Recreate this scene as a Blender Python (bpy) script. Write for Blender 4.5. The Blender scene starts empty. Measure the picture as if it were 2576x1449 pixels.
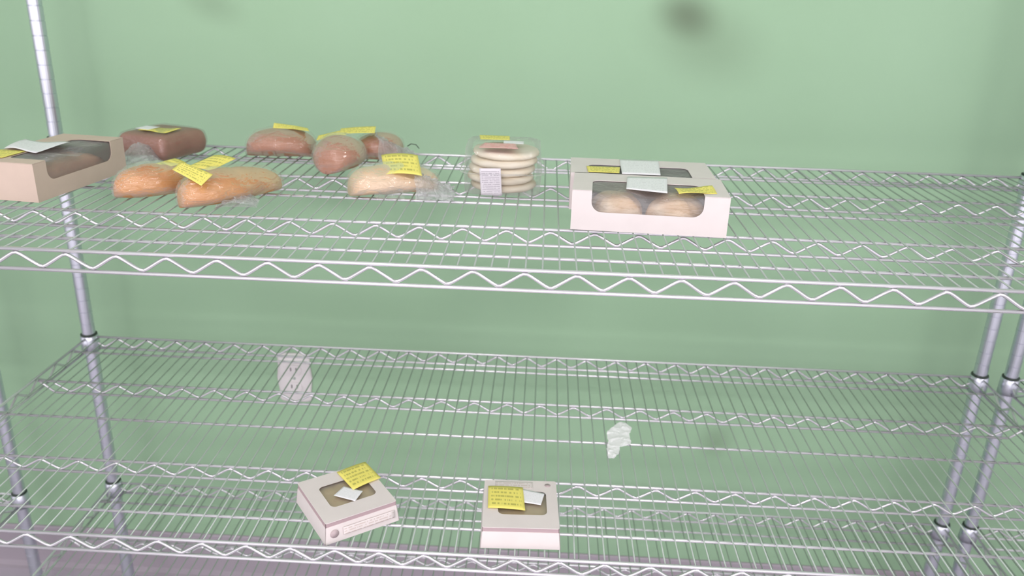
import bpy, bmesh, math, random
import numpy as np
from mathutils import Vector, Matrix, noise
from mathutils.bvhtree import BVHTree

SC = bpy.context.scene
COL = SC.collection
PI = math.pi
OZ = 0.683                      # height of the middle shelf above the floor

# ------------------------------------------------------------------ camera
cam_d = bpy.data.cameras.new('camera')
cam_o = bpy.data.objects.new('camera', cam_d)
COL.objects.link(cam_o)
_r = Vector((0.9985892149, 0.0439325806, 0.0298246233))
_u = Vector((-0.0434662566, 0.3536813503, 0.9343554928))
_f = Vector((-0.0305002349, 0.9343336828, -0.3550919667))
M4 = Matrix(((_r.x, _u.x, -_f.x, 0.9097345), (_r.y, _u.y, -_f.y, -1.5114690), (_r.z, _u.z, -_f.z, 0.7260180 + OZ), (0, 0, 0, 1)))
cam_o.matrix_world = M4
cam_d.sensor_fit = 'HORIZONTAL'
cam_d.sensor_width = 36.0
cam_d.lens = 2088.13 / 2576 * 36.0
cam_d.clip_start = 0.02
cam_d.dof.use_dof = True
cam_d.dof.focus_distance = 1.0
cam_d.dof.aperture_fstop = 6.0
SC.camera = cam_o

# ------------------------------------------------------------------ colour management and world
SC.view_settings.view_transform = 'Standard'
SC.view_settings.look = 'None'
SC.view_settings.gamma = 1.0
SC.view_settings.use_curve_mapping = False
SC.view_settings.exposure = -0.08
WORLD_STRENGTH = 1.0
LAMP_STRENGTH = 22.0
w = bpy.data.worlds.new('store_surroundings')
SC.world = w
w.use_nodes = True
bg = w.node_tree.nodes['Background']
bg.inputs[0].default_value = (1.0, 0.97, 1.0, 1)
# the lit shop in front of the rack (towards -y) is brighter than what lies to the sides and above
_nt = w.node_tree
_tc = _nt.nodes.new('ShaderNodeTexCoord')
_sp = _nt.nodes.new('ShaderNodeSeparateXYZ')
_nt.links.new(_tc.outputs['Generated'], _sp.inputs[0])
_mr = _nt.nodes.new('ShaderNodeMapRange')
_mr.interpolation_type = 'SMOOTHSTEP'
for _k, _v in (('From Min', 0.25), ('From Max', -1.0), ('To Min', 0.30 * WORLD_STRENGTH), ('To Max', 1.95 * WORLD_STRENGTH)):
    _mr.inputs[_k].default_value = _v
_nt.links.new(_sp.outputs[1], _mr.inputs['Value'])
_nt.links.new(_mr.outputs[0], bg.inputs[1])
SC.cycles.max_bounces = 8
SC.cycles.transparent_max_bounces = 24
SC.cycles.caustics_reflective = False
SC.cycles.caustics_refractive = False


# ------------------------------------------------------------------ materials
def new_mat(name):
    m = bpy.data.materials.new(name)
    m.use_nodes = True
    return m, m.node_tree, m.node_tree.nodes['Principled BSDF']


def mat(name, col, rough=0.6, metal=0.0, spec=0.5, bump=0.0, bscale=200, var=0.0, vscale=20, coat=0.0, emis=None, est=0.0, sss=0.0):
    m, nt, p = new_mat(name)
    p.inputs['Base Color'].default_value = (*col, 1)
    p.inputs['Roughness'].default_value = rough
    p.inputs['Metallic'].default_value = metal
    p.inputs['Specular IOR Level'].default_value = spec
    if coat:
        p.inputs['Coat Weight'].default_value = coat
        p.inputs['Coat Roughness'].default_value = 0.08
    if sss:
        p.inputs['Subsurface Weight'].default_value = sss
        p.inputs['Subsurface Radius'].default_value = (0.01, 0.006, 0.003)
    if emis:
        p.inputs['Emission Color'].default_value = (*emis, 1)
        p.inputs['Emission Strength'].default_value = est
    if bump or var:
        tc = nt.nodes.new('ShaderNodeTexCoord')
    if bump:
        n = nt.nodes.new('ShaderNodeTexNoise')
        n.inputs['Scale'].default_value = bscale
        n.inputs['Detail'].default_value = 4
        nt.links.new(tc.outputs['Object'], n.inputs['Vector'])
        b = nt.nodes.new('ShaderNodeBump')
        b.inputs['Strength'].default_value = bump
        b.inputs['Distance'].default_value = 0.002
        nt.links.new(n.outputs['Fac'], b.inputs['Height'])
        nt.links.new(b.outputs['Normal'], p.inputs['Normal'])
    if var:
        n = nt.nodes.new('ShaderNodeTexNoise')
        n.inputs['Scale'].default_value = vscale
        n.inputs['Detail'].default_value = 5
        nt.links.new(tc.outputs['Object'], n.inputs['Vector'])
        r = nt.nodes.new('ShaderNodeValToRGB')
        r.color_ramp.elements[0].position = 0.3
        r.color_ramp.elements[1].position = 0.7
        r.color_ramp.elements[0].color = (*[c * (1 - var) for c in col], 1)
        r.color_ramp.elements[1].color = (*[min(1, c * (1 + var * .6)) for c in col], 1)
        nt.links.new(n.outputs['Fac'], r.inputs['Fac'])
        nt.links.new(r.outputs['Color'], p.inputs['Base Color'])
    return m


def bread_mat(name, c0, c1, scale=14, rough=0.45):
    """crust whose paler, floury patches run through it in streaks"""
    m, nt, p = new_mat(name)
    tc = nt.nodes.new('ShaderNodeTexCoord')
    mp = nt.nodes.new('ShaderNodeMapping')
    mp.inputs['Scale'].default_value = (1, 2.2, 2.2)
    mp.inputs['Rotation'].default_value = (0, 0, 0.5)
    n = nt.nodes.new('ShaderNodeTexNoise')
    n.inputs['Scale'].default_value = scale
    n.inputs['Detail'].default_value = 6
    r = nt.nodes.new('ShaderNodeValToRGB')
    r.color_ramp.elements[0].position = 0.32
    r.color_ramp.elements[1].position = 0.72
    r.color_ramp.elements[0].color = (*c0, 1)
    r.color_ramp.elements[1].color = (*c1, 1)
    nt.links.new(tc.outputs['Object'], mp.inputs['Vector'])
    nt.links.new(mp.outputs['Vector'], n.inputs['Vector'])
    nt.links.new(n.outputs['Fac'], r.inputs['Fac'])
    nt.links.new(r.outputs['Color'], p.inputs['Base Color'])
    n2 = nt.nodes.new('ShaderNodeTexNoise')
    n2.inputs['Scale'].default_value = 160
    nt.links.new(tc.outputs['Object'], n2.inputs['Vector'])
    b = nt.nodes.new('ShaderNodeBump')
    b.inputs['Strength'].default_value = 0.25
    b.inputs['Distance'].default_value = 0.002
    nt.links.new(n2.outputs['Fac'], b.inputs['Height'])
    nt.links.new(b.outputs['Normal'], p.inputs['Normal'])
    p.inputs['Roughness'].default_value = rough
    return m


def film_mat(name, clear=0.75, white=0.0, rough=0.12, wrinkle=0.4, wscale=60, tint=(1, 1, 1), edge=1.0):
    """thin clear plastic: see-through with a glossy coat and fine creases"""
    m = bpy.data.materials.new(name)
    m.use_nodes = True
    nt = m.node_tree
    nt.nodes.clear()
    out = nt.nodes.new('ShaderNodeOutputMaterial')
    tr = nt.nodes.new('ShaderNodeBsdfTransparent')
    tr.inputs[0].default_value = (*tint, 1)
    gl = nt.nodes.new('ShaderNodeBsdfGlossy')
    gl.inputs['Roughness'].default_value = rough
    gl.inputs['Color'].default_value = (1, 1, 1, 1)
    df = nt.nodes.new('ShaderNodeBsdfTranslucent')
    df.inputs['Color'].default_value = (0.9, 0.9, 0.92, 1)
    dd = nt.nodes.new('ShaderNodeBsdfDiffuse')
    dd.inputs['Color'].default_value = (0.9, 0.9, 0.92, 1)
    m0 = nt.nodes.new('ShaderNodeMixShader')
    m0.inputs[0].default_value = 0.5
    nt.links.new(df.outputs[0], m0.inputs[1])
    nt.links.new(dd.outputs[0], m0.inputs[2])
    m1 = nt.nodes.new('ShaderNodeMixShader')
    tot = max(1e-4, 1 - clear)
    m1.inputs[0].default_value = min(1, white / tot)
    nt.links.new(gl.outputs[0], m1.inputs[1])
    nt.links.new(m0.outputs[0], m1.inputs[2])
    fr = nt.nodes.new('ShaderNodeFresnel')
    fr.inputs[0].default_value = 1.45
    fm = nt.nodes.new('ShaderNodeMath')
    fm.operation = 'MULTIPLY'
    fm.inputs[1].default_value = edge
    nt.links.new(fr.outputs[0], fm.inputs[0])
    ad = nt.nodes.new('ShaderNodeMath')
    ad.operation = 'ADD'
    ad.use_clamp = True
    ad.inputs[1].default_value = tot
    nt.links.new(fm.outputs[0], ad.inputs[0])
    m2 = nt.nodes.new('ShaderNodeMixShader')
    nt.links.new(ad.outputs[0], m2.inputs[0])
    nt.links.new(tr.outputs[0], m2.inputs[1])
    nt.links.new(m1.outputs[0], m2.inputs[2])
    nt.links.new(m2.outputs[0], out.inputs[0])
    if wrinkle:
        tc = nt.nodes.new('ShaderNodeTexCoord')
        mp = nt.nodes.new('ShaderNodeMapping')
        mp.inputs['Scale'].default_value = (1, 1, 3)
        n = nt.nodes.new('ShaderNodeTexNoise')
        n.inputs['Scale'].default_value = wscale
        n.inputs['Detail'].default_value = 3
        n.inputs['Distortion'].default_value = 1.2
        b = nt.nodes.new('ShaderNodeBump')
        b.inputs['Strength'].default_value = wrinkle
        b.inputs['Distance'].default_value = 0.006
        nt.links.new(tc.outputs['Object'], mp.inputs['Vector'])
        nt.links.new(mp.outputs['Vector'], n.inputs['Vector'])
        nt.links.new(n.outputs['Fac'], b.inputs['Height'])
        for s in (gl, dd, fr):
            nt.links.new(b.outputs['Normal'], s.inputs['Normal'])
    return m


def print_mat(name, paper, ink, rows=7, cols=26, amount=0.5, margin=0.08, strength=0.75):
    """paper sticker with rows of small unreadable print, laid out in the sticker's own UV"""
    m, nt, p = new_mat(name)
    N, Lk = nt.nodes.new, nt.links.new
    uv = N('ShaderNodeUVMap')
    sx = N('ShaderNodeSeparateXYZ')
    Lk(uv.outputs[0], sx.inputs[0])

    def math_(op, a, b=None, clamp=False):
        n = N('ShaderNodeMath')
        n.operation = op
        n.use_clamp = clamp
        for i, v in enumerate((a, b)):
            if v is None:
                continue
            if isinstance(v, (int, float)):
                n.inputs[i].default_value = v
            else:
                Lk(v, n.inputs[i])
        return n.outputs[0]
    rv = math_('MULTIPLY', sx.outputs[1], rows)
    row = math_('FLOOR', rv)
    line = math_('LESS_THAN', math_('FRACT', rv), 0.45)
    cmb = N('ShaderNodeCombineXYZ')
    Lk(math_('MULTIPLY', sx.outputs[0], cols), cmb.inputs[0])
    Lk(math_('MULTIPLY', row, 7.31), cmb.inputs[1])
    n = N('ShaderNodeTexNoise')
    n.inputs['Scale'].default_value = 1.0
    n.inputs['Detail'].default_value = 2
    Lk(cmb.outputs[0], n.inputs['Vector'])
    word = math_('GREATER_THAN', n.outputs['Fac'], 1 - amount)
    ins = math_('MULTIPLY', math_('MULTIPLY', math_('GREATER_THAN', sx.outputs[0], margin), math_('LESS_THAN', sx.outputs[0], 1 - margin)),
                math_('MULTIPLY', math_('GREATER_THAN', sx.outputs[1], margin), math_('LESS_THAN', sx.outputs[1], 1 - margin)))
    fac = math_('MULTIPLY', math_('MULTIPLY', math_('MULTIPLY', line, word), ins), strength)
    mx = N('ShaderNodeMix')
    mx.data_type = 'RGBA'
    mx.inputs[6].default_value = (*paper, 1)
    mx.inputs[7].default_value = (*ink, 1)
    Lk(fac, mx.inputs[0])
    Lk(mx.outputs[2], p.inputs['Base Color'])
    p.inputs['Roughness'].default_value = 0.5
    return m


def wall_mat():
    m, nt, p = new_mat('green_wall_paint')
    N, Lk = nt.nodes.new, nt.links.new
    tc = N('ShaderNodeTexCoord')
    n = N('ShaderNodeTexNoise')
    n.inputs['Scale'].default_value = 2.3
    n.inputs['Detail'].default_value = 3
    Lk(tc.outputs['Object'], n.inputs['Vector'])
    r = N('ShaderNodeValToRGB')
    r.color_ramp.elements[0].position = 0.3
    r.color_ramp.elements[1].position = 0.75
    r.color_ramp.elements[0].color = (0.345, 0.53, 0.345, 1)
    r.color_ramp.elements[1].color = (0.375, 0.565, 0.38, 1)
    Lk(n.outputs['Fac'], r.inputs['Fac'])
    last = r.outputs['Color']
    # soft-edged dark oval patches blended into the wall colour
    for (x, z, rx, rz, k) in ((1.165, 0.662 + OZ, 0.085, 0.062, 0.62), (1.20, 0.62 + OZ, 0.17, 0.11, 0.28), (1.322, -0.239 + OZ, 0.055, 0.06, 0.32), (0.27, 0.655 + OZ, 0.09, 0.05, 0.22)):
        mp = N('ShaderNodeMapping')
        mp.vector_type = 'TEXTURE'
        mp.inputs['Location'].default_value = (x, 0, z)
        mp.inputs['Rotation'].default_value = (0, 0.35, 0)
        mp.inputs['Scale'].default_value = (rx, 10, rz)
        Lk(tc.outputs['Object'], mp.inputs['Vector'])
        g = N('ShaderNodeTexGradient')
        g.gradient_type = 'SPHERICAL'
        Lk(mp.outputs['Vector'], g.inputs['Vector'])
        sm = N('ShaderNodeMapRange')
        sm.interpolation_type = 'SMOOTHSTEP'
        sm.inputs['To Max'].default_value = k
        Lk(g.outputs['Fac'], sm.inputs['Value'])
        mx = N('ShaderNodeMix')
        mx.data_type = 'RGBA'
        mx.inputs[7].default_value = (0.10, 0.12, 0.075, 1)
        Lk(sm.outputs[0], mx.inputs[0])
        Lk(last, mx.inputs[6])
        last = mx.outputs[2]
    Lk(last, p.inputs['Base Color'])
    p.inputs['Roughness'].default_value = 0.55
    p.inputs['Specular IOR Level'].default_value = 0.3
    n2 = N('ShaderNodeTexNoise')
    n2.inputs['Scale'].default_value = 90
    Lk(tc.outputs['Object'], n2.inputs['Vector'])
    b = N('ShaderNodeBump')
    b.inputs['Strength'].default_value = 0.08
    b.inputs['Distance'].default_value = 0.002
    Lk(n2.outputs['Fac'], b.inputs['Height'])
    Lk(b.outputs['Normal'], p.inputs['Normal'])
    return m


M = dict(
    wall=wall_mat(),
    base=mat('mauve_grey_cove_base', (0.42, 0.37, 0.42), 0.5),
    floor=mat('pale_lilac_grey_floor', (0.58, 0.52, 0.60), 0.45, var=0.06, vscale=3),
    ceil=mat('white_ceiling_tile', (0.75, 0.75, 0.75), 0.9, bump=0.3, bscale=60),
    steel=mat('bright_zinc_wire', (0.86, 0.84, 0.88), 0.24, metal=0.7, bump=0.04, bscale=120),
    snake=mat('zinc_zigzag_wire', (0.74, 0.73, 0.76), 0.20, metal=0.85),
    deck=mat('zinc_deck_wire', (0.47, 0.54, 0.49), 0.5, metal=0.35),
    post=mat('zinc_post', (0.70, 0.71, 0.80), 0.30, metal=1.0),
    black=mat('dark_green_black_plastic', (0.035, 0.05, 0.04), 0.5),
    card=mat('pinkish_white_carton', (0.81, 0.735, 0.72), 0.65, var=0.03, vscale=30),
    kraft=mat('tan_kraft_carton', (0.68, 0.54, 0.45), 0.7, var=0.05, vscale=25),
    cardin=mat('tan_carton_inside', (0.50, 0.42, 0.32), 0.8),
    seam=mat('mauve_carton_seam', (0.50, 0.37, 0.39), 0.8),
    emblem=mat('faint_mauve_print', (0.55, 0.44, 0.45), 0.7),
    yellow=print_mat('yellow_price_sticker', (0.94, 0.83, 0.20), (0.30, 0.28, 0.05), rows=6, cols=20, amount=0.52, strength=0.55),
    white=print_mat('white_ingredients_sticker', (0.95, 0.93, 0.97), (0.50, 0.48, 0.52), rows=9, cols=30, amount=0.5, strength=0.22),
    nutri=print_mat('nutrition_panel_sticker', (0.80, 0.76, 0.80), (0.30, 0.26, 0.32), rows=15, cols=14, amount=0.58, strength=0.6),
    pink=print_mat('pink_brand_sticker', (0.90, 0.52, 0.50), (0.85, 0.25, 0.25), rows=4, cols=8, amount=0.5, strength=0.6),
    faint=print_mat('faint_brown_print', (0.81, 0.735, 0.72), (0.62, 0.50, 0.45), rows=3, cols=18, amount=0.55, margin=0.02, strength=0.7),
    film=film_mat('clear_film', 0.74, 0.19, 0.12, 0.3, 40),
    lid=film_mat('clear_rigid_plastic', 0.92, 0.05, 0.12, 0.25, 25, edge=0.45),
    wrap=film_mat('clear_crinkled_bag', 0.925, 0.020, 0.09, 1.0, 30, edge=0.35),
    tail=film_mat('bunched_clear_bag_end', 0.58, 0.34, 0.18, 1.0, 70, edge=0.4),
    golden=bread_mat('golden_orange_crust', (0.56, 0.22, 0.075), (0.76, 0.38, 0.145), 10),
    brown=bread_mat('red_brown_crust', (0.42, 0.18, 0.11), (0.54, 0.26, 0.16), 9),
    pale=bread_mat('pale_floury_crust', (0.76, 0.50, 0.28), (0.86, 0.66, 0.48), 10),
    loaf=bread_mat('dark_reddish_loaf_crust', (0.34, 0.155, 0.12), (0.44, 0.22, 0.165), 10),
    cookie=bread_mat('cream_cookie', (0.84, 0.73, 0.55), (0.92, 0.85, 0.72), 14, 0.8),
    pie=bread_mat('tan_pie_top', (0.76, 0.54, 0.26), (0.88, 0.68, 0.38), 20, 0.6),
    pastry=bread_mat('flaky_golden_pastry', (0.74, 0.42, 0.17), (0.97, 0.80, 0.60), 22, 0.5),
    outlet=mat('ivory_white_plastic', (0.80, 0.76, 0.76), 0.4),
    slot=mat('dark_outlet_slot', (0.10, 0.09, 0.09), 0.6),
    paper=mat('white_crumpled_paper', (0.95, 0.94, 0.96), 0.8, bump=0.2, bscale=90),
    glow=mat('lamp_diffuser', (0.9, 0.9, 0.9), 0.5, emis=(1.0, 0.96, 0.965), est=LAMP_STRENGTH),
    fixture=mat('white_lamp_housing', (0.85, 0.85, 0.85), 0.5),
)


# ------------------------------------------------------------------ mesh helpers
class MB:
    def __init__(s):
        s.v, s.f, s.uv = [], [], None

    def add(s, verts, faces):
        o = len(s.v)
        s.v += [tuple(p) for p in verts]
        s.f += [tuple(i + o for i in f) for f in faces]
        return s

    def box(s, x0, x1, y0, y1, z0, z1):
        return s.add([(x0, y0, z0), (x1, y0, z0), (x1, y1, z0), (x0, y1, z0), (x0, y0, z1), (x1, y0, z1), (x1, y1, z1), (x0, y1, z1)],
                     [(0, 3, 2, 1), (4, 5, 6, 7), (0, 1, 5, 4), (1, 2, 6, 5), (2, 3, 7, 6), (3, 0, 4, 7)])

    def tube(s, pts, r, n=8):
        pts = [Vector(p) for p in pts]
        rs = r if isinstance(r, (list, tuple)) else [r] * len(pts)
        vs, fs = [], []
        up = None
        for i, p in enumerate(pts):
            t = (pts[min(i + 1, len(pts) - 1)] - pts[max(i - 1, 0)]).normalized()
            if up is None:
                up = t.orthogonal().normalized()
            up = (up - t * up.dot(t)).normalized()
            sd = t.cross(up)
            for k in range(n):
                a = 2 * PI * k / n
                vs.append(p + (up * math.cos(a) + sd * math.sin(a)) * rs[i])
        for i in range(len(pts) - 1):
            for k in range(n):
                a, b = i * n + k, i * n + (k + 1) % n
                fs.append((a, b, b + n, a + n))
        fs.append(tuple(range(n - 1, -1, -1)))
        fs.append(tuple(range((len(pts) - 1) * n, len(pts) * n)))
        return s.add(vs, fs)

    def lathe(s, prof, n=32, c=(0, 0, 0)):
        vs, fs = [], []
        for (r, z) in prof:
            for k in range(n):
                a = 2 * PI * k / n
                vs.append((c[0] + r * math.cos(a), c[1] + r * math.sin(a), c[2] + z))
        for i in range(len(prof) - 1):
            for k in range(n):
                a, b = i * n + k, i * n + (k + 1) % n
                fs.append((a, b, b + n, a + n))
        fs.append(tuple(range(n - 1, -1, -1)))
        fs.append(tuple(range((len(prof) - 1) * n, len(prof) * n)))
        return s.add(vs, fs)

    def grid(s, P, uv=True):
        """P: nested list [row][col] of points"""
        h, w_ = len(P), len(P[0])
        s.add([p for row in P for p in row], [(i * w_ + j, i * w_ + j + 1, (i + 1) * w_ + j + 1, (i + 1) * w_ + j) for i in range(h - 1) for j in range(w_ - 1)])
        s.uv = [(j / (w_ - 1), i / (h - 1)) for i in range(h) for j in range(w_)]
        return s

    def build(s, name, m, parent=None, smooth=True, bevel=0.0, solid=0.0, local=True):
        me = bpy.data.meshes.new(name)
        me.from_pydata([tuple(p) for p in s.v], [], s.f)
        me.validate()
        if s.uv:
            l = me.uv_layers.new(name='UVMap')
            for lp in me.loops:
                l.data[lp.index].uv = s.uv[lp.vertex_index]
        o = bpy.data.objects.new(name, me)
        COL.objects.link(o)
        if m:
            me.materials.append(m)
        if parent is not None:
            o.parent = parent
            if not local:           # vertices were given in world space
                root = parent
                while root.parent is not None:
                    root = root.parent
                me.transform(world_of(root).inverted())
        if smooth:
            me.polygons.foreach_set('use_smooth', [True] * len(me.polygons))
        if solid:
            q = o.modifiers.new('thickness', 'SOLIDIFY')
            q.thickness = solid
            q.offset = 0
        if bevel:
            q = o.modifiers.new('bevel', 'BEVEL')
            q.width = bevel
            q.segments = 2
            q.limit_method = 'ANGLE'
        return o


def world_of(o):
    return Matrix.Translation(o.location) @ o.rotation_euler.to_matrix().to_4x4()


def tag(o, label, cat, group=None, kind=None):
    o['label'] = label
    o['category'] = cat
    if group:
        o['group'] = group
    if kind:
        o['kind'] = kind
    return o


def thing(name, label, cat, loc=(0, 0, 0), rz=0.0, group=None):
    o = bpy.data.objects.new(name, None)
    COL.objects.link(o)
    o.empty_display_size = 0.05
    o.location = loc
    o.rotation_euler = (0, 0, rz)
    return tag(o, label, cat, group)


def struct(name, mb, m, **k):
    o = mb.build(name, m, smooth=False, **k)
    o['kind'] = 'structure'
    return o


# ------------------------------------------------------------------ the room
WY = 0.12
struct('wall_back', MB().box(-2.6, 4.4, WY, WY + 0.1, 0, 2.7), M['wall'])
struct('floor', MB().box(-2.6, 4.4, -3.6, WY + 0.1, -0.05, 0), M['floor'])
struct('ceiling', MB().box(-2.6, 4.4, -3.6, WY + 0.1, 2.7, 2.75), M['ceil'])
bb = MB()
prof = [(WY, 0.0), (WY - 0.016, 0.0), (WY - 0.009, 0.004), (WY - 0.005, 0.016), (WY - 0.005, 0.117), (WY - 0.003, 0.121), (WY, 0.121)]
bb.add([(x, y, z) for x in (-2.6, 4.4) for y, z in prof], [(i, (i + 1) % 7, 7 + (i + 1) % 7, 7 + i) for i in range(7)])
struct('baseboard_back', bb, M['base'])


def ceiling_lamp(x, y, label):
    t = thing('ceiling_light', label, 'ceiling light', (x, y, 2.62), 0)
    MB().box(-0.66, 0.66, -0.16, 0.16, 0.02, 0.08).build('lamp_housing', M['fixture'], t, smooth=False, bevel=0.006)
    MB().box(-0.64, 0.64, -0.145, 0.145, -0.02, 0.019).build('diffuser', M['glow'], t, smooth=False, bevel=0.01)
    return t


ceiling_lamp(-0.15, -2.2, 'white strip ceiling light in front of the rack, above its left end')
ceiling_lamp(2.35, -2.2, 'white strip ceiling light in front of the rack, above its right end')

# outlet on the wall, seen through the middle shelf
t = thing('wall_outlet', 'ivory white outlet plate on the green wall behind the middle shelf', 'outlet', (0.381, WY, OZ - 0.128))
pts = []
pl = MB()
n = 40
ring = []
for i in range(n):
    a = 2 * PI * i / n
    c, s_ = math.cos(a), math.sin(a)
    e = 0.32
    x = 0.0375 * math.copysign(abs(c) ** e, c)
    z = 0.0600 * math.copysign(abs(s_) ** e, s_)
    x *= 1 + 0.05 * math.cos(z / 0.060 * PI * 2)
    ring.append((x, z))
vs = []
for (k, y) in ((1.0, 0.0), (1.0, -0.003), (0.93, -0.006)):
    vs += [(x * k, y, z * k) for x, z in ring]
fs = [(r_ * n + i, r_ * n + (i + 1) % n, (r_ + 1) * n + (i + 1) % n, (r_ + 1) * n + i) for r_ in range(2) for i in range(n)]
fs += [tuple(range(2 * n, 3 * n)), tuple(range(n - 1, -1, -1))]
pl.add(vs, fs).build('cover_plate', M['outlet'], t)
for sz in (-0.021, 0.021):
    q = MB()
    vs = [(0.017 * math.cos(a) * (1 if abs(math.sin(a)) < .8 else 1), yy, sz + 0.0145 * max(-.85, min(.85, math.sin(a)))) for yy in (-0.005, -0.0085) for a in [2 * PI * i / 28 for i in range(28)]]
    q.add(vs, [(i, (i + 1) % 28, 28 + (i + 1) % 28, 28 + i) for i in range(28)] + [tuple(range(28, 56))])
    rc = q.build('receptacle', M['outlet'], t, smooth=False)
    for sx in (-0.006, 0.006):
        MB().box(sx - 0.001, sx + 0.001, -0.0092, -0.008, sz - 0.002, sz + 0.006).build('slot', M['slot'], rc, smooth=False)
MB().lathe([(0.003, 0), (0.003, 0.0015), (0.001, 0.002)], 12).build('screw', M['deck'], t).matrix_local = Matrix.Translation((0, -0.006, 0)) @ Matrix.Rotation(PI / 2, 4, 'X')

# ------------------------------------------------------------------ the wire rack
RW, RD = 1.79, 0.6153
STEP, EDGE, TH, ER, EH = 0.12282, 0.06197, 0.02297, 0.00582, 0.0246
PER = RW / 30
PITCH = RW / 90
RR = 0.0024       # rail wire radius
RODR = 0.0022
DR = 0.00115      # deck wire radius


def snake(x0, x1, phase, zc, amp, y, axis='x', per=PER):
    pts = []
    n_ = int((x1 - x0) / per * 14)
    for i in range(n_ + 1):
        x = x0 + (x1 - x0) * i / n_
        a = 2 * PI * (x - phase) / per
        z = zc + amp * math.asin(0.94 * math.cos(a)) / math.asin(0.94)
        pts.append((x, y, z) if axis == 'x' else (y, x, z))
    return pts


def make_shelf(parent, z):
    dk = MB()
    for i in range(1, 90):
        x = i * PITCH
        dk.tube([(x, -0.0005, RODR + DR), (x, -RD + 0.0005, RODR + DR)], DR, 6)
    d = dk.build('wire_shelf', M['deck'], parent)
    d.location = (0, 0, z)
    for (nm, y) in (('rear_rail', 0.0), ('front_rail', -RD)):
        q = MB()
        q.tube([(0.012, y, ER), (RW - 0.012, y, ER)], RR, 12)
        q.tube([(0.012, y, ER - EH), (RW - 0.012, y, ER - EH)], RR, 12)
        r_ = q.build(nm, M['steel'], d)
        MB().tube(snake(0.014, RW - 0.014, 0, ER - EH / 2, EH / 2 - 0.0042, y), 0.0023, 8).build('zigzag_wire', M['snake'], r_)
    for x in (0.0, RW):
        q = MB()
        q.tube([(x, -0.012, ER), (x, -RD + 0.012, ER)], RR, 10)
        q.tube([(x, -0.012, ER - EH), (x, -RD + 0.012, ER - EH)], RR, 10)
        r_ = q.build('side_rail', M['steel'], d)
        MB().tube(snake(-RD + 0.014, -0.014, 0, ER - EH / 2, EH / 2 - 0.0042, x, 'y', RD / 10), 0.0023, 8).build('zigzag_wire', M['snake'], r_)
    for k in (1, 3):
        y = -(EDGE + k * STEP)
        q = MB()
        q.tube([(0.002, y, 0), (RW - 0.002, y, 0)], RODR, 10)
        q.tube([(0.03, y, -TH), (RW - 0.03, y, -TH)], RODR, 10)
        q.tube([(0.002, y, 0), (0.03, y, -TH)], RODR, 8)
        q.tube([(RW - 0.002, y, 0), (RW - 0.03, y, -TH)], RODR, 8)
        r_ = q.build('support_truss', M['steel'], d)
        MB().tube(snake(0.03, RW - 0.03, PER / 2, -TH / 2, TH / 2 - 0.004, y), 0.0021, 8).build('zigzag_wire', M['snake'], r_)
    for k in (0, 2, 4):
        y = -(EDGE + k * STEP)
        MB().tube([(0.002, y, 0), (RW - 0.002, y, 0)], RODR, 10).build('support_rod', M['steel'], d)
    for x in (0, RW):
        for y in (0, -RD):
            c = MB().lathe([(0.0168, -0.024), (0.0182, -0.0235), (0.0170, 0.0085), (0.0155, 0.0095), (0.0152, 0.0100)], 28, (x, y, 0)).build('corner_collar', M['post'], d)
            MB().lathe([(0.0138, 0.0100), (0.0158, 0.0104), (0.0158, 0.0128), (0.0142, 0.0136)], 28, (x, y, 0)).build('plastic_sleeve', M['black'], c)
    return d


def make_rack(label, loc):
    t = thing('wire_rack', label, 'wire shelving rack', loc)
    H = 1.85
    prof = [(0.0127, 0.03)]
    z = 0.06
    while z < H:
        prof += [(0.0127, z - 0.0011), (0.0119, z - 0.0006), (0.0119, z + 0.0006), (0.0127, z + 0.0011)]
        z += 0.0254
    prof += [(0.0127, H - 0.003), (0.011, H)]
    for x in (0, RW):
        for y in (0, -RD):
            p_ = MB().lathe(prof, 24, (x, y, 0)).build('post', M['post'], t, smooth=False)
            MB().lathe([(0.018, 0.0), (0.019, 0.004), (0.010, 0.010), (0.008, 0.012), (0.008, 0.032)], 20, (x, y, 0)).build('levelling_foot', M['deck'], p_)
    for z in (OZ + 0.4019, OZ, OZ - 0.3508):
        make_shelf(t, z)
    return t


def copy_tree(o, parent=None):
    c = o.copy()
    COL.objects.link(c)
    c.parent = parent
    for ch in list(o.children):
        copy_tree(ch, c)
    return c


rack = make_rack('bright zinc wire shelving rack in the middle, holding the bread and pastry boxes', (0, 0, 0))
r2 = copy_tree(rack)
r2.location = (-RW - 0.218, 0, 0)
r2['label'] = 'neighbouring wire rack cut off by the left edge, only a rear post showing'
for ch in r2.children:
    if ch.name.startswith('wire_shelf') and ch.location.z < 0.5:
        ch.location.z = OZ - 0.395
r3 = copy_tree(rack)
r3.location = (RW + 0.058, -0.004, 0)
r3['label'] = 'neighbouring wire rack cut off by the right edge, rear post beside the main rack'

ZU = OZ + 0.4078 + 0.0001      # what stands on the top shelf
Z2 = OZ + 0.0059 + 0.0001      # what stands on the middle shelf


# ------------------------------------------------------------------ cartons
def panel(name, outer, holes, m, parent, T, thick=0.0008):
    """flat cardboard panel with openings; T maps (a, b) to a point"""
    bm = bmesh.new()
    edges = []
    for loop in [outer] + holes:
        vs_ = [bm.verts.new(T(a, b)) for a, b in loop]
        edges += [bm.edges.new((vs_[i], vs_[(i + 1) % len(vs_)])) for i in range(len(vs_))]
    bmesh.ops.triangle_fill(bm, use_beauty=True, use_dissolve=False, edges=edges)
    me = bpy.data.meshes.new(name)
    bm.to_mesh(me)
    bm.free()
    me.materials.append(m)
    o = bpy.data.objects.new(name, me)
    COL.objects.link(o)
    o.parent = parent
    q = o.modifiers.new('thickness', 'SOLIDIFY')
    q.thickness = thick
    q.offset = 0
    return o


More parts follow.
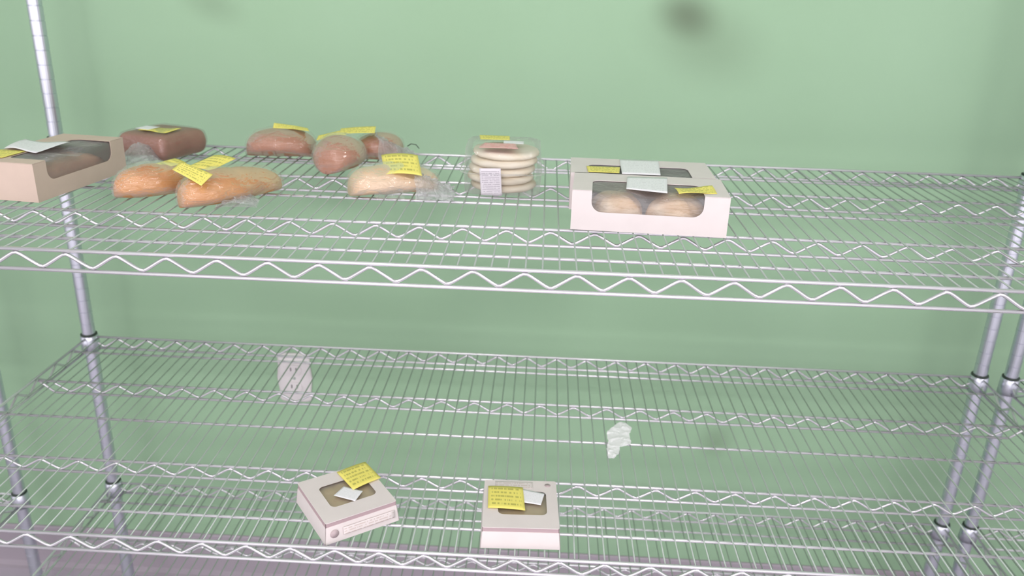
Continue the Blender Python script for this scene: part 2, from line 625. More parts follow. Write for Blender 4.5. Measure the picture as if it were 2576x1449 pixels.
def rrect(x0, x1, y0, y1, r, n=6, corners=(1, 1, 1, 1)):
    pts = []
    for k, (cx, cy, a0) in enumerate(((x1 - r, y0 + r, -PI / 2), (x1 - r, y1 - r, 0), (x0 + r, y1 - r, PI / 2), (x0 + r, y0 + r, PI))):
        if corners[k]:
            pts += [(cx + r * math.cos(a0 + PI / 2 * i / n), cy + r * math.sin(a0 + PI / 2 * i / n)) for i in range(n + 1)]
        else:
            pts.append(((x1, x1, x0, x0)[k], (y0, y1, y1, y0)[k]))
    return pts


def sticker(parent, name, corners, m, label=None, bend=0.0, nu=10, nv=8, lift=0.0012, wavy=0.0):
    """thin paper sticker from four world-space corners (counter-clockwise from lower left)"""
    a, b, c, d = [Vector(p) for p in corners]
    nrm = (b - a).cross(d - a).normalized()
    if nrm.z < -0.2:
        nrm = -nrm
    P = []
    for i in range(nv + 1):
        v = i / nv
        row = []
        for j in range(nu + 1):
            u = j / nu
            p = (a * (1 - u) + b * u) * (1 - v) + (d * (1 - u) + c * u) * v
            h = lift + bend * (4 * u * (1 - u)) + wavy * math.sin(u * 5 + v * 3)
            row.append(p + nrm * h)
        P.append(row)
    o = MB().grid(P).build(name, m, parent, local=False, solid=0.0003)
    if label:
        o['label'] = label
    return o


def small_box(label, loc, rz):
    """square pie carton with a window in its lid; origin at the middle of its base"""
    t = thing('pie_box', label, 'pie box', loc, rz)
    W, D, H = 0.104, 0.112, 0.032
    bw, bd = W / 2 + 0.0022, D / 2 + 0.0005
    tw, td = W / 2 - 0.0002, D / 2 - 0.002
    hb = H - 0.0072
    q = MB()

    def slab(x0, x1, y0, y1, z0, z1, x2, x3, y2, y3):
        q.add([(x0, y0, z0), (x1, y0, z0), (x1, y1, z0), (x0, y1, z0), (x2, y2, z1), (x3, y2, z1), (x3, y3, z1), (x2, y3, z1)],
              [(0, 3, 2, 1), (4, 5, 6, 7), (0, 1, 5, 4), (1, 2, 6, 5), (2, 3, 7, 6), (3, 0, 4, 7)])
    th = 0.001
    slab(-bw, bw, -bd, -bd + th, 0, hb, -tw, tw, -td, -td + th)
    slab(-bw, bw, bd - th, bd, 0, hb, -tw, tw, td - th, td)
    slab(-bw, -bw + th, -bd, bd, 0, hb, -tw, -tw + th, -td, td)
    slab(bw - th, bw, -bd, bd, 0, hb, tw - th, tw, -td, td)
    q.box(-bw + th, bw - th, -bd + th, bd - th, 0, 0.001)
    q.build('box_base', M['card'], t, smooth=False)
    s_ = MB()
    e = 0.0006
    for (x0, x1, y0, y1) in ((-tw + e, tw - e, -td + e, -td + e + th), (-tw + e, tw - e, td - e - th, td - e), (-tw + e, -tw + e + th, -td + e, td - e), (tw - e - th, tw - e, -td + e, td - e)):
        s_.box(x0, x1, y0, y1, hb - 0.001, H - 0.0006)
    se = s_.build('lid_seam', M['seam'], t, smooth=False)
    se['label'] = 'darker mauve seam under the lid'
    win = rrect(-0.031, 0.036, -0.026, 0.029, 0.008)
    outer = rrect(-W / 2 + 0.0005, W / 2 - 0.0005, -D / 2 + 0.001, D / 2 - 0.001, 0.003)
    lid = panel('lid', outer, [win], M['card'], t, lambda a, b: (a, b, H))
    MB().grid([[(x, y, H - 0.0016) for x in (-0.036, 0, 0.041)] for y in (-0.031, 0, 0.034)]).build('window_film', M['film'], lid)
    c = MB().lathe([(0.0045, 0), (0.0045, 0.0002)], 24, (W / 2 - 0.013, D / 2 - 0.012, H + 0.0004)).build('round_emblem', M['emblem'], lid)
    return t, lid, W, D, H


def small_pie(label, loc, rz, group=None):
    t = thing('pie', label, 'pie', loc, rz)
    n_ = 64
    vs, fs = [], []
    prof = [(0.036, 0), (0.0445, 0.019), (0.047, 0.023), (0.0455, 0.026), (0.042, 0.0245)]
    for (r_, z) in prof:
        for k in range(n_):
            a = 2 * PI * k / n_
            f = 1 + 0.025 * math.cos(a * 24) * (z > 0.015)
            vs.append((r_ * f * math.cos(a), r_ * f * math.sin(a), z))
    for i in range(len(prof) - 1):
        for k in range(n_):
            a, b = i * n_ + k, i * n_ + (k + 1) % n_
            fs.append((a, b, b + n_, a + n_))
    fs.append(tuple(range(n_ - 1, -1, -1)))
    MB().add(vs, fs).build('pie_crust', M['pastry'], t)
    q = MB()
    vs, fs = [(0, 0, 0.0262)], []
    for i in range(1, 9):
        for k in range(n_):
            a = 2 * PI * k / n_
            r_ = 0.0425 * i / 8
            vs.append((r_ * math.cos(a), r_ * math.sin(a), 0.0262 - 0.002 * (i / 8) ** 3 + 0.0012 * noise.noise(Vector((r_ * math.cos(a) * 90, r_ * math.sin(a) * 90, 3)))))
    fs += [(0, 1 + k, 1 + (k + 1) % n_) for k in range(n_)]
    for i in range(7):
        for k in range(n_):
            a, b = 1 + i * n_ + k, 1 + i * n_ + (k + 1) % n_
            fs.append((a, a + n_, b + n_, b))
    q.add(vs, fs).build('pie_filling', M['pie'], t)
    return t


ZN = Z2 + 0.032
tN, lidN, *_ = small_box('small pinkish white pie box turned at an angle, left one on the middle shelf', (0.6543, -0.5345, Z2), math.radians(35.4))
sticker(tN, 'price_sticker', [(0.6637, -0.5318, ZN), (0.6967, -0.4992, ZN), (0.6655, -0.4599, ZN), (0.6304, -0.4906, ZN)], M['yellow'], 'yellow price sticker', lift=0.0022, bend=0.001)
sticker(tN, 'ingredients_sticker', [(0.6395, -0.5460, ZN), (0.6718, -0.5564, ZN), (0.6772, -0.5321, ZN), (0.6483, -0.5230, ZN)], M['white'], 'white ingredients sticker', lift=0.0012)
# faint print and emblem on the two cardboard faces that show
LN = world_of(tN)
fr = [LN @ Vector(p) for p in ((-0.028, -0.0570, 0.008), (0.048, -0.0570, 0.008), (0.048, -0.0558, 0.019), (-0.028, -0.0558, 0.019))]
sticker(tN, 'front_lettering', fr, M['faint'], lift=0.0004)
em = MB().lathe([(0.0062, 0), (0.0062, 0.0003)], 24).build('round_emblem', M['emblem'], tN)
em.matrix_local = Matrix.Translation((-0.040, -0.0556, 0.013)) @ Matrix.Rotation(PI / 2 - 0.05, 4, 'X')
small_pie('tan pie inside the angled pie box on the middle shelf', (0.6543, -0.5345, Z2 + 0.0012), 0.3)

tO, lidO, *_ = small_box('small pinkish white pie box standing square, right one on the middle shelf', (0.8995, -0.5405, Z2), math.radians(2.4))
sticker(tO, 'price_sticker', [(0.8551, -0.5573, ZN), (0.9064, -0.5590, ZN), (0.9014, -0.5055, ZN), (0.8522, -0.5054, ZN)], M['yellow'], 'yellow price sticker', lift=0.0022, bend=0.001)
sticker(tO, 'ingredients_sticker', [(0.9000, -0.5386, ZN), (0.9277, -0.5435, ZN), (0.9325, -0.5160, ZN), (0.9000, -0.5070, ZN)], M['white'], 'white ingredients sticker', lift=0.0012)
LO = world_of(tO)
fr = [LO @ Vector(p) for p in ((-0.036, 0.036, 0.0324), (0.018, 0.036, 0.0324), (0.018, 0.051, 0.0324), (-0.036, 0.051, 0.0324))]
sticker(tO, 'lid_lettering', fr, M['faint'], lift=0.0003)
small_pie('tan pie inside the square-standing pie box on the middle shelf', (0.8995, -0.5405, Z2 + 0.0012), 0.0)


def long_box(label, loc, rz, m, floppy=0.0):
    """long bakery carton whose window runs over the front edge of the lid"""
    t = thing('pastry_box', label, 'pastry box', loc, rz)
    W, D, H = 0.205, 0.104, 0.054
    w2, d2 = W / 2, D / 2
    th = 0.0008
    q = MB()
    q.box(-w2, w2, d2 - th, d2, 0, H - 0.0006)
    q.box(-w2, -w2 + th, -d2 + th, d2 - th, 0, H - 0.0006)
    q.box(w2 - th, w2, -d2 + th, d2 - th, 0, H - 0.0006)
    q.box(-w2 + th, w2 - th, -d2 + th, d2 - th, 0, th)
    q.build('box_base', m, t, smooth=False)
    xl, xr = -w2 + 0.026, w2 - 0.033
    # front wall with the window cut down into it
    r = 0.014
    zb = H * 0.47
    out = [(-w2, 0), (w2, 0), (w2, H), (xr, H), (xr, zb + r)]
    out += [(xr - r + r * math.cos(a), zb + r - r * math.sin(a)) for a in [PI / 2 * i / 7 for i in range(1, 8)]]
    out += [(xl + r - r * math.sin(a), zb + r - r * math.cos(a)) for a in [PI / 2 * i / 7 for i in range(0, 7)]]
    out += [(xl, zb + r), (xl, H), (-w2, H)]
    panel('front_panel', out, [], m, t, lambda a, b: (a, -d2 + 0.0004, b))
    yb = d2 - 0.044
    r = 0.012
    out = [(-w2, d2), (-w2, -d2), (xl, -d2), (xl, yb - r)]
    out += [(xl + r - r * math.cos(a), yb - r + r * math.sin(a)) for a in [PI / 2 * i / 7 for i in range(1, 8)]]
    out += [(xr - r + r * math.sin(a), yb - r + r * math.cos(a)) for a in [PI / 2 * i / 7 for i in range(0, 7)]]
    out += [(xr, yb - r), (xr, -d2), (w2, -d2), (w2, d2)]
    panel('lid', out, [], m, t, lambda a, b: (a, b, H))
    # one bent sheet of film behind both openings
    P = []
    path = [(yb + 0.005, H - 0.0012)] + [(-d2 + 0.006 + (yb - 0.005 + d2) * (1 - i / 6), H - 0.0012) for i in range(1, 6)]
    path += [(-d2 + 0.0025, H - 0.0018), (-d2 + 0.0013, H - 0.004), (-d2 + 0.0013, H - 0.014), (-d2 + 0.0013, zb - 0.004)]
    for i in range(25):
        x = xl - 0.004 + (xr - xl + 0.008) * i / 24
        row = []
        for k, (y, z) in enumerate(path):
            s_ = math.sin(PI * min(1, max(0, (k - 1) / 8))) * math.sin(PI * i / 24)
            row.append((x, y + 0.004 * s_, z - 0.005 * s_ * (1 + 0.6 * math.sin(i * 0.6))))
        P.append(row)
    MB().grid(P).build('window_film', M['film'], t)
    return t, W, D, H


def pastry(name, label, cat, loc, size, m, rz=0.0, seed=0, folds=5, group=None):
    """flaky domed pastry with soft folds"""
    o = blob(MB(), size, seed, folds).build(name, m)
    o.location = loc
    o.rotation_euler = (0, 0, rz)
    tag(o, label, cat, group)
    return o


def blob(q, size, seed=0, folds=0, nu=48, nv=26, power=2.4, flat=0.55, amp=0.05, freq=2.2):
    """rounded body standing on z=0, size = (x, y, z) extents"""
    sx, sy, sz = size[0] / 2, size[1] / 2, size[2]
    vs, fs = [], []
    for i in range(nv + 1):
        ph = -PI / 2 + PI * i / nv
        for j in range(nu):
            a = 2 * PI * j / nu
            c, s_ = math.cos(a), math.sin(a)
            cp, sp = math.cos(ph), math.sin(ph)
            e = 2 / power
            x = math.copysign(abs(c) ** e, c) * cp ** e if cp > 0 else 0
            y = math.copysign(abs(s_) ** e, s_) * cp ** e if cp > 0 else 0
            z = sp
            k = 1 + amp * noise.noise(Vector((x * freq + seed * 7.1, y * freq, z * freq)))
            if folds:
                k *= 1 + 0.05 * math.sin(a * folds + seed) * cp + 0.02 * math.sin(a * folds * 3 + 1 + z * 4)
            z = z if z > 0 else z * flat
            vs.append((sx * x * k, sy * y * k, (z * k + flat) / (1 + flat) * sz))
    for i in range(nv):
        for j in range(nu):
            a, b = i * nu + j, i * nu + (j + 1) % nu
            fs.append((a, b, b + nu, a + nu))
    zmin = min(v[2] for v in vs)
    vs = [(x, y, max(0.0, z - zmin)) for x, y, z in vs]
    return q.add(vs, fs)


BH = 0.054
tA, *_ = long_box('pinkish white pastry box in front on the top shelf, two golden pastries in its window', (1.0555, -0.3975, ZU), math.radians(-3.3), M['card'])
ZA = ZU + BH
sticker(tA, 'ingredients_sticker', [(1.0214, -0.4330, ZA), (1.0737, -0.4480, ZA), (1.0850, -0.3581, ZA), (1.0288, -0.3617, ZA)], M['white'], 'white ingredients sticker', lift=0.0014)
sticker(tA, 'price_sticker', [(1.0882, -0.4510, ZA), (1.1402, -0.4380, ZA), (1.1397, -0.4020, ZA), (1.0865, -0.4200, ZA)], M['yellow'], 'yellow price sticker', lift=0.0020, wavy=0.0012)
pastry('pastry', 'golden pastry in the window of the front pastry box, left one', 'pastry', (1.012, -0.405, ZU + 0.001), (0.070, 0.078, 0.042), M['pastry'], 0.2, 1, group='pastries in the front box')
pastry('pastry', 'golden pastry in the window of the front pastry box, right one', 'pastry', (1.094, -0.410, ZU + 0.001), (0.080, 0.076, 0.043), M['pastry'], -0.3, 2, group='pastries in the front box')
tB, *_ = long_box('pinkish white pastry box standing behind the front one, half hidden by it', (1.0540, -0.2930, ZU), math.radians(-1.2), M['card'])
sticker(tB, 'ingredients_sticker', [(1.0228, -0.3440, ZA), (1.0777, -0.3440, ZA), (1.0864, -0.2430, ZA), (1.0271, -0.2430, ZA)], M['white'], 'white ingredients sticker', lift=0.0014)
sticker(tB, 'price_sticker', [(0.9750, -0.3400, ZA), (1.0193, -0.3410, ZA), (1.0232, -0.3027, ZA), (0.9743, -0.3020, ZA)], M['yellow'], 'yellow price sticker', lift=0.0016)
pastry('pastry', 'brown pastry inside the pastry box standing behind the front one', 'pastry', (1.05, -0.30, ZU + 0.001), (0.13, 0.078, 0.036), M['brown'], 0.0, 3)

tC, *_ = long_box('tan kraft pastry box turned sideways at the left end of the top shelf', (0.1754, -0.3144, ZU), math.radians(82.8), M['kraft'])
sticker(tC, 'ingredients_sticker', [(0.1250, -0.3420, ZA), (0.1800, -0.3560, ZA), (0.1944, -0.2900, ZA), (0.1169, -0.2744, ZA)], M['white'], 'white ingredients sticker', lift=0.0030, wavy=0.0020)
sticker(tC, 'price_sticker', [(0.1150, -0.3960, ZA), (0.1560, -0.3960, ZA), (0.1620, -0.3480, ZA), (0.1150, -0.3440, ZA)], M['yellow'], 'yellow price sticker', lift=0.0016)
pastry('pastry', 'brown pastry showing in the window of the tan kraft box', 'pastry', (0.1800, -0.312, ZU + 0.001), (0.078, 0.17, 0.040), M['brown'], math.radians(-7), 4)


# ------------------------------------------------------------------ wrapped bread
def sweep(q, path, rad, hgt, nu=60, nv=36, seed=0, amp=0.04, freq=30, score=0.0, off=0.0, lobes=0, bottom=0.42):
    """loaf swept along a curve; rad(t) half width, hgt(t) height; rests on z=0; off swells it for the wrapping"""
    P = [Vector(p) for p in path]

    def at(t):
        n_ = len(P) - 1
        k = min(int(t * n_), n_ - 1)
        u = t * n_ - k
        p0, p1, p2, p3 = P[max(k - 1, 0)], P[k], P[k + 1], P[min(k + 2, n_)]
        return 0.5 * ((2 * p1) + (p2 - p0) * u + (2 * p0 - 5 * p1 + 4 * p2 - p3) * u * u + (3 * p1 - p0 - 3 * p2 + p3) * u ** 3)
    vs, fs = [], []
    for i in range(nu + 1):
        s_ = -math.cos(PI * i / nu) * 0.5 + 0.5
        c = at(min(max(s_, 0), 1))
        d = (at(min(s_ + 0.02, 1)) - at(max(s_ - 0.02, 0))).normalized()
        sd = Vector((d.y, -d.x, 0)).normalized()
        w_, h_ = rad(s_) + off * (1 if 0 < i < nu else 0.2), hgt(s_) + off * 1.4 * (1 if 0 < i < nu else 0.2)
        c = c + d * off * (2 * s_ - 1) * 1.0
        for j in range(nv):
            a = 2 * PI * j / nv
            x, z = math.cos(a), math.sin(a)
            z = z if z > 0 else z * bottom
            k = 1 + amp * noise.noise(Vector((c.x * freq + x * 1.3 + seed * 5, c.y * freq + z * 1.3, s_ * 3)))
            if score:
                k -= score * max(0, math.sin(s_ * PI * 7 + x * 1.5)) ** 6 * max(0, z)
            if lobes:
                k *= 1 + 0.05 * math.sin(j * 2 * PI / nv * lobes + s_ * 9)
            p = c + sd * (x * w_ * k)
            vs.append((p.x, p.y, (z * k + bottom) / (1 + bottom) * h_))
    for i in range(nu):
        for j in range(nv):
            a, b = i * nv + j, i * nv + (j + 1) % nv
            fs.append((a, b, b + nv, a + nv))
    fs.append(tuple(range(nv - 1, -1, -1)))
    fs.append(tuple(range(nu * nv, (nu + 1) * nv)))
    zmin = min(v[2] for v in vs)
    vs = [(x, y, max(0.0, z - zmin)) for x, y, z in vs]
    return q.add(vs, fs)


def bag_end(parent, name, a, b, width0, width1, h0, h1, seed, m=None, n=26, amp=0.009):
    """gathered, crumpled end of a clear bag running from a to b (world xy), folded double"""
    a, b = Vector(a), Vector(b)
    d = (b - a)
    sd = Vector((d.y, -d.x)).normalized()
    for side in (0, 1):
        P = []
        for i in range(n + 1):
            t = i / n
            row = []
            for j in range(n + 1):
                v = j / n * 2 - 1
                wd = (width0 * (1 - t) + width1 * t) * (1 + 0.25 * noise.noise(Vector((t * 4, seed, v * 2))))
                c = a + d * t + sd * (v * wd)
                hh = (h0 * (1 - t) + h1 * t) * max(0.0, 1 - abs(v) ** 2.5)
                z = hh * (1.0 if side == 0 else 0.35)
                nz = noise.noise(Vector((c.x * 95 + seed, c.y * 95, side * 3.3))) * amp + noise.noise(Vector((c.x * 240, c.y * 240 + seed, side))) * amp * 0.45
                row.append((c.x + nz * 0.5, c.y + nz * 0.4, max(ZU + 0.0006, ZU + z + abs(nz) * (0.8 if side == 0 else 0.3))))
            P.append(row)
        if side == 0:
            q = MB().grid(P)
        else:
            q.add([p for row in P for p in row], [(i * (n + 1) + j, i * (n + 1) + j + 1, (i + 1) * (n + 1) + j + 1, (i + 1) * (n + 1) + j) for i in range(n) for j in range(n)])
            q.uv = None
    return q.build(name, m or M['tail'], parent, smooth=False, local=False)


def bag_shell(parent, shape, seed, m=None, amp=0.0022):
    """the same body swollen a little and creased"""
    q = shape
    vs = []
    for (x, y, z) in q.v:
        nz = noise.noise(Vector((x * 60 + seed, y * 60, z * 110))) * amp + abs(noise.noise(Vector((x * 25, y * 25 + seed, z * 140)))) * amp
        r_ = Vector((x, y, 0))
        vs.append((x, y, max(0.0, z + nz)) if z > 0 else (x, y, z))
    q.v = vs
    return q.build('plastic_wrap', m or M['wrap'], parent)


def wrapped_roll(name, label, cat, origin, path, rad, hgt, m, seed, score=0.0, bread='bread_crust', amp=0.04, **k):
    """origin in world; path in world xy"""
    t = thing(name, label, cat, (origin[0], origin[1], ZU))
    pl_ = [(p[0] - origin[0], p[1] - origin[1], 0) for p in path]
    sweep(MB(), pl_, rad, hgt, seed=seed, score=score, amp=amp, **k).build(bread, m, t)
    bag_shell(t, sweep(MB(), pl_, rad, hgt, seed=seed, amp=amp, off=0.0022, **k), seed)
    return t


def oval(r, p=0.5, r0=0.12):
    return lambda t: r * (r0 * 0.5 + (1 - r0 * 0.5) * max(0.0, 1 - abs(2 * t - 1) ** 2.05) ** p)


def z_(c):
    return [(x, y, z + OZ) for x, y, z in c]


# two golden rolls in front, left
t = wrapped_roll('bread_roll', 'golden bread roll in clear wrap lying left of the roll with the folded sticker', 'bread',
                 (0.355, -0.355), [(0.300, -0.378), (0.330, -0.370), (0.360, -0.348), (0.392, -0.305)], oval(0.031), oval(0.046, 0.45, 0.3), M['golden'], 3, score=0.05, bottom=0.6)
sticker(t, 'price_sticker', z_([(0.3351, -0.3650, 0.4480), (0.3473, -0.3720, 0.4440), (0.3877, -0.3300, 0.4490), (0.3664, -0.3200, 0.4530)]), M['yellow'], 'narrow-looking yellow price sticker', bend=0.001, lift=0.002)
bag_end(t, 'bag_end', (0.330, -0.335), (0.290, -0.285), 0.018, 0.022, 0.016, 0.008, 2.1)
t = wrapped_roll('bread_roll', 'long golden bread roll in clear wrap with a folded yellow sticker across its top', 'bread',
                 (0.455, -0.36), [(0.410, -0.418), (0.438, -0.394), (0.468, -0.354), (0.510, -0.292)], oval(0.036), oval(0.047, 0.45, 0.3), M['golden'], 5, score=0.03, bottom=0.6)
sticker(t, 'price_sticker', z_([(0.4103, -0.3850, 0.4560), (0.4442, -0.3850, 0.4520), (0.4640, -0.3350, 0.4600), (0.4330, -0.3350, 0.4640)]), M['yellow'], 'yellow price sticker', bend=0.002, lift=0.0015)
sticker(t, 'sticker_fold', z_([(0.3990, -0.4020, 0.4560), (0.4530, -0.4380, 0.4440), (0.4600, -0.4130, 0.4540), (0.4070, -0.3880, 0.4640)]), M['yellow'], 'folded-down flap of the yellow sticker', bend=0.001, lift=0.002)
bag_end(t, 'bag_end', (0.478, -0.365), (0.487, -0.412), 0.022, 0.028, 0.014, 0.007, 4.3)

# brown bun, brown roll, pale bag behind
t = wrapped_roll('bread_bun', 'round red-brown bun in shiny wrap, farthest left of the three rear breads', 'bread',
                 (0.444, -0.055), [(0.384, -0.065), (0.424, -0.060), (0.464, -0.055), (0.504, -0.056)], oval(0.044, 0.5, 0.15), oval(0.049, 0.4, 0.3), M['brown'], 7, bottom=0.75)
sticker(t, 'price_sticker', z_([(0.4345, -0.0700, 0.4580), (0.4702, -0.0700, 0.4575), (0.4660, -0.0500, 0.4600), (0.4323, -0.0560, 0.4645)]), M['yellow'], 'yellow price sticker seen edge-on', lift=0.001)
sticker(t, 'sticker_end', z_([(0.4702, -0.0700, 0.4575), (0.4983, -0.0700, 0.4545), (0.4900, -0.0500, 0.4560), (0.4660, -0.0500, 0.4600)]), M['yellow'], lift=0.001)
bag_end(t, 'bag_end', (0.476, -0.045), (0.512, -0.060), 0.016, 0.016, 0.035, 0.012, 6.6, M['wrap'], amp=0.006)
t = wrapped_roll('bread_bun', 'red-brown bun in clear wrap leaning against the whitish bagged roll', 'bread',
                 (0.569, -0.145), [(0.556, -0.190), (0.566, -0.160), (0.572, -0.135), (0.572, -0.100)], oval(0.043, 0.5, 0.15), oval(0.057, 0.4, 0.3), M['brown'], 9, bottom=0.75)
sticker(t, 'price_sticker', z_([(0.5310, -0.1450, 0.4540), (0.5808, -0.1400, 0.4640), (0.5700, -0.1100, 0.4670), (0.5296, -0.1250, 0.4580)]), M['yellow'], 'yellow price sticker seen edge-on', lift=0.001)
t = wrapped_roll('bread_roll', 'brown roll in a whitish crinkled bag, rearmost bread right of the middle', 'bread',
                 (0.620, -0.055), [(0.575, -0.060), (0.605, -0.055), (0.635, -0.050), (0.660, -0.050)], oval(0.040, 0.5, 0.15), oval(0.046, 0.4, 0.3), M['brown'], 11, bottom=0.75)
sticker(t, 'price_sticker', z_([(0.5564, -0.0900, 0.4545), (0.6182, -0.0900, 0.4590), (0.6145, -0.0600, 0.4650), (0.5522, -0.0600, 0.4590)]), M['yellow'], 'yellow price sticker', lift=0.0015, bend=0.001)
bag_end(t, 'bag_end', (0.618, -0.085), (0.682, -0.060), 0.034, 0.018, 0.048, 0.012, 8.2)
q = MB().tube([(0.668 - 0.62, 0.004, 0.024), (0.675 - 0.62, 0.001, 0.029), (0.684 - 0.62, 0.0, 0.028), (0.690 - 0.62, -0.003, 0.022)], 0.0008, 6)
q.build('twist_tie', M['black'], t)

# pale roll with the big square label
t = wrapped_roll('bread_roll', 'pale floury roll in a clear bag with a large square yellow sticker', 'bread',
                 (0.69, -0.29), [(0.624, -0.318), (0.655, -0.300), (0.700, -0.280), (0.752, -0.268)], oval(0.037), oval(0.043, 0.45, 0.3), M['pale'], 13, amp=0.08, bottom=0.6)
sticker(t, 'price_sticker', z_([(0.6783, -0.3170, 0.4415), (0.7330, -0.3170, 0.4415), (0.7180, -0.2600, 0.4600), (0.6620, -0.2600, 0.4580)]), M['yellow'], 'large yellow price sticker', bend=0.003, lift=0.001)
bag_end(t, 'bag_end', (0.722, -0.306), (0.778, -0.300), 0.030, 0.024, 0.034, 0.012, 10.4)
bag_end(t, 'bag_end', (0.705, -0.318), (0.665, -0.330), 0.012, 0.010, 0.012, 0.006, 12.1, M['wrap'])

# dark loaf behind the kraft box
t = thing('bread_loaf', 'dark reddish brown block loaf in clear wrap beside the tan kraft box', 'bread', (0.243, -0.087, ZU), math.radians(-19.3))
blob(MB(), (0.104, 0.112, 0.044), 2, 0, power=10, flat=0.95, amp=0.015, nu=100, nv=40).build('loaf_crust', M['loaf'], t)
bag_shell(t, blob(MB(), (0.109, 0.117, 0.0465), 2, 0, power=9, flat=0.95, amp=0.015, nu=100, nv=40), 4.4, amp=0.0016)
zl = ZU + 0.046
sticker(t, 'ingredients_sticker', [(0.205, -0.105, zl), (0.232, -0.115, zl), (0.240, -0.085, zl), (0.213, -0.078, zl)], M['white'], 'white ingredients sticker', lift=0.002)
sticker(t, 'price_sticker', [(0.214, -0.115, zl), (0.268, -0.130, zl), (0.280, -0.090, zl), (0.228, -0.082, zl)], M['yellow'], 'yellow price sticker', lift=0.001, wavy=0.001)
bag_end(t, 'bag_end', (0.232, -0.150), (0.248, -0.205), 0.034, 0.026, 0.030, 0.008, 14.9)

# ------------------------------------------------------------------ clamshell of cookies
t = thing('cookie_container', 'clear plastic clamshell of stacked cream cookies in the middle of the top shelf', 'food container', (0.848, -0.2245, ZU), math.radians(1.5))
W2, D2 = 0.0605, 0.0600


def rbox_shell(x2, y2, z0, z1, r, taper=0.93, n_=10, cap='bottom'):
    q = MB()
    rings = []
    zs = [z0, z0 + (z1 - z0) * 0.06, z0 + (z1 - z0) * 0.5, z0 + (z1 - z0) * 0.94, z1]
    for k, z in enumerate(zs):
        u = k / (len(zs) - 1)
        s_ = taper + (1 - taper) * u if cap == 'bottom' else 1 - (1 - taper) * u
        if (cap == 'bottom' and k == 0) or (cap == 'top' and k == len(zs) - 1):
            s_ *= 0.96
        rings.append([(x * s_, y * s_, z) for x, y in rrect(-x2, x2, -y2, y2, r, n_)])
    nn = len(rings[0])
    vs = [p for rg in rings for p in rg]
    fs = [(k * nn + i, k * nn + (i + 1) % nn, (k + 1) * nn + (i + 1) % nn, (k + 1) * nn + i) for k in range(len(rings) - 1) for i in range(nn)]
    fs.append(tuple(range(nn - 1, -1, -1)) if cap == 'bottom' else tuple(range((len(rings) - 1) * nn, len(rings) * nn)))
    return q.add(vs, fs)


rbox_shell(W2, D2, 0.0, 0.034, 0.02, 0.94).build('container_base', M['lid'], t)
q = MB()
rim = rrect(-W2 - 0.004, W2 + 0.004, -D2 - 0.004, D2 + 0.004, 0.022, 10)
q.tube([(x, y, 0.0345) for x, y in rim + rim[:1]], 0.0011, 6).build('container_rim', M['lid'], t)
rbox_shell(W2, D2, 0.0355, 0.070, 0.022, 0.93, cap='top').build('container_lid', M['lid'], t)
zj = ZU + 0.0705
sticker(t, 'price_sticker', [(0.8097, -0.2080, zj), (0.8564, -0.2060, zj), (0.8542, -0.1720, zj), (0.8059, -0.1740, zj)], M['yellow'], 'yellow price sticker', lift=0.0008)
sticker(t, 'date_sticker', [(0.8478, -0.2350, zj), (0.8790, -0.2350, zj), (0.8785, -0.2130, zj), (0.8470, -0.2130, zj)], M['white'], 'small white sticker', lift=0.0008)
sticker(t, 'pink_sticker', [(0.8130, -0.2765, zj + 0.0004), (0.8720, -0.2760, zj + 0.0004), (0.8660, -0.2380, zj + 0.0004), (0.8190, -0.2380, zj + 0.0004)], M['pink'], 'pale pink and red sticker', lift=0.0010)
sticker(t, 'nutrition_sticker', [(0.8182, -0.2855, ZU + 0.001), (0.8500, -0.2850, ZU + 0.001), (0.8472, -0.2880, ZU + 0.044), (0.8150, -0.2880, ZU + 0.043)], M['nutri'], 'white nutrition sticker with grey lines', lift=0.0012)
rnd = random.Random(5)
ck = MB()
n_ = 48
vs = []
prof = [(0.0, 0.0), (0.034, 0.0), (0.047, 0.0008), (0.0515, 0.0035), (0.0520, 0.0065), (0.0500, 0.0098), (0.042, 0.0112), (0.02, 0.0118), (0.0, 0.012)]
prof = [(max(r_, 0.0005), z) for r_, z in prof]
for (r_, z) in prof:
    for k in range(n_):
        a = 2 * PI * k / n_
        f = 1 + 0.02 * noise.noise(Vector((math.cos(a) * 2, math.sin(a) * 2, 1.7)))
        vs.append((r_ * f * math.cos(a), r_ * f * math.sin(a), z + 0.0006 * noise.noise(Vector((r_ * 80 * math.cos(a), r_ * 80 * math.sin(a), z * 50)))))
fs = [(i * n_ + k, i * n_ + (k + 1) % n_, (i + 1) * n_ + (k + 1) % n_, (i + 1) * n_ + k) for i in range(len(prof) - 1) for k in range(n_)]
ck.add(vs, fs)
c0 = ck.build('cookie', M['cookie'])
names = ['bottom cookie of the stack in the clear container', 'second cookie from the bottom of the stack in the clear container', 'middle cookie of the stack in the clear container',
         'cookie just under the top one in the clear container', 'topmost cookie in the clear container, under the pink sticker']
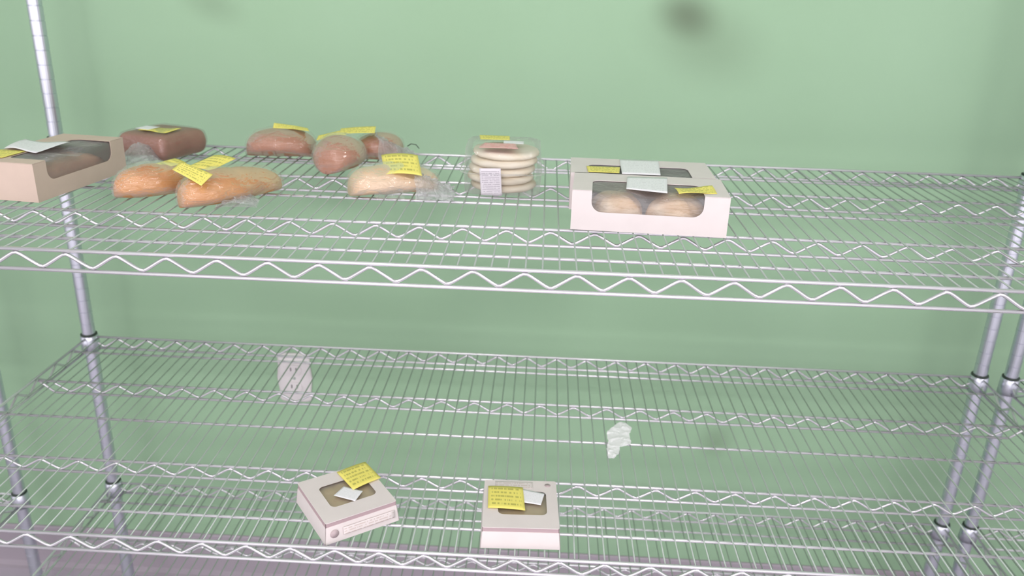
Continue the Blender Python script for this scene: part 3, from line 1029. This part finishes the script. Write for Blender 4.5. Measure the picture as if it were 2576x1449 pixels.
for k in range(5):
    o = c0 if k == 0 else c0.copy()
    if k:
        COL.objects.link(o)
    o.location = (0.848 + (0.001, -0.004, -0.002, 0.001, 0.004)[k], -0.226 + (0.0, -0.002, 0.001, -0.001, 0.001)[k], ZU + 0.0012 + k * 0.0126)
    o.rotation_euler = ((0, 0.012, -0.012, 0.01, -0.01)[k], (0, 0.01, -0.01, 0.012, 0.01)[k], k * 1.3)
    tag(o, names[k], 'cookie', 'stacked cookies in the clear container')

# ------------------------------------------------------------------ crumpled paper on the middle shelf
ol = [(1.0344, -0.3623), (1.0438, -0.3638), (1.0525, -0.3480), (1.0561, -0.3269), (1.0660, -0.3225), (1.0749, -0.3203), (1.0747, -0.2849), (1.0812, -0.2647), (1.0724, -0.2494), (1.0587, -0.2494), (1.0375, -0.2820), (1.0375, -0.3138), (1.0335, -0.3387)]
bm = bmesh.new()
vv = [bm.verts.new((x, y, 0)) for x, y in ol]
bm.faces.new(vv)
bmesh.ops.triangulate(bm, faces=bm.faces[:])
bmesh.ops.subdivide_edges(bm, edges=bm.edges[:], cuts=5, use_grid_fill=True)
bmesh.ops.subdivide_edges(bm, edges=bm.edges[:], cuts=1, use_grid_fill=True)
cx, cy = 1.055, -0.305
for v_ in bm.verts:
    nz = noise.noise(Vector((v_.co.x * 70, v_.co.y * 70, 2.2))) + 0.5 * noise.noise(Vector((v_.co.x * 190, v_.co.y * 190, 7.2)))
    v_.co.z = 0.0035 + 0.0020 * nz + 0.0015 * abs(nz)
    v_.co.x += 0.0015 * noise.noise(Vector((v_.co.x * 150, v_.co.y * 150, 9)))
    v_.co.x -= cx
    v_.co.y -= cy
zmin = min(v_.co.z for v_ in bm.verts)
for v_ in bm.verts:
    v_.co.z -= zmin - 0.0006
me = bpy.data.meshes.new('paper_scrap')
bm.to_mesh(me)
bm.free()
me.materials.append(M['paper'])
o = bpy.data.objects.new('paper_scrap', me)
COL.objects.link(o)
o.location = (cx, cy, Z2)
q = o.modifiers.new('thickness', 'SOLIDIFY')
q.thickness = 0.0006
tag(o, 'crumpled white paper scrap lying on the middle wire shelf', 'paper')
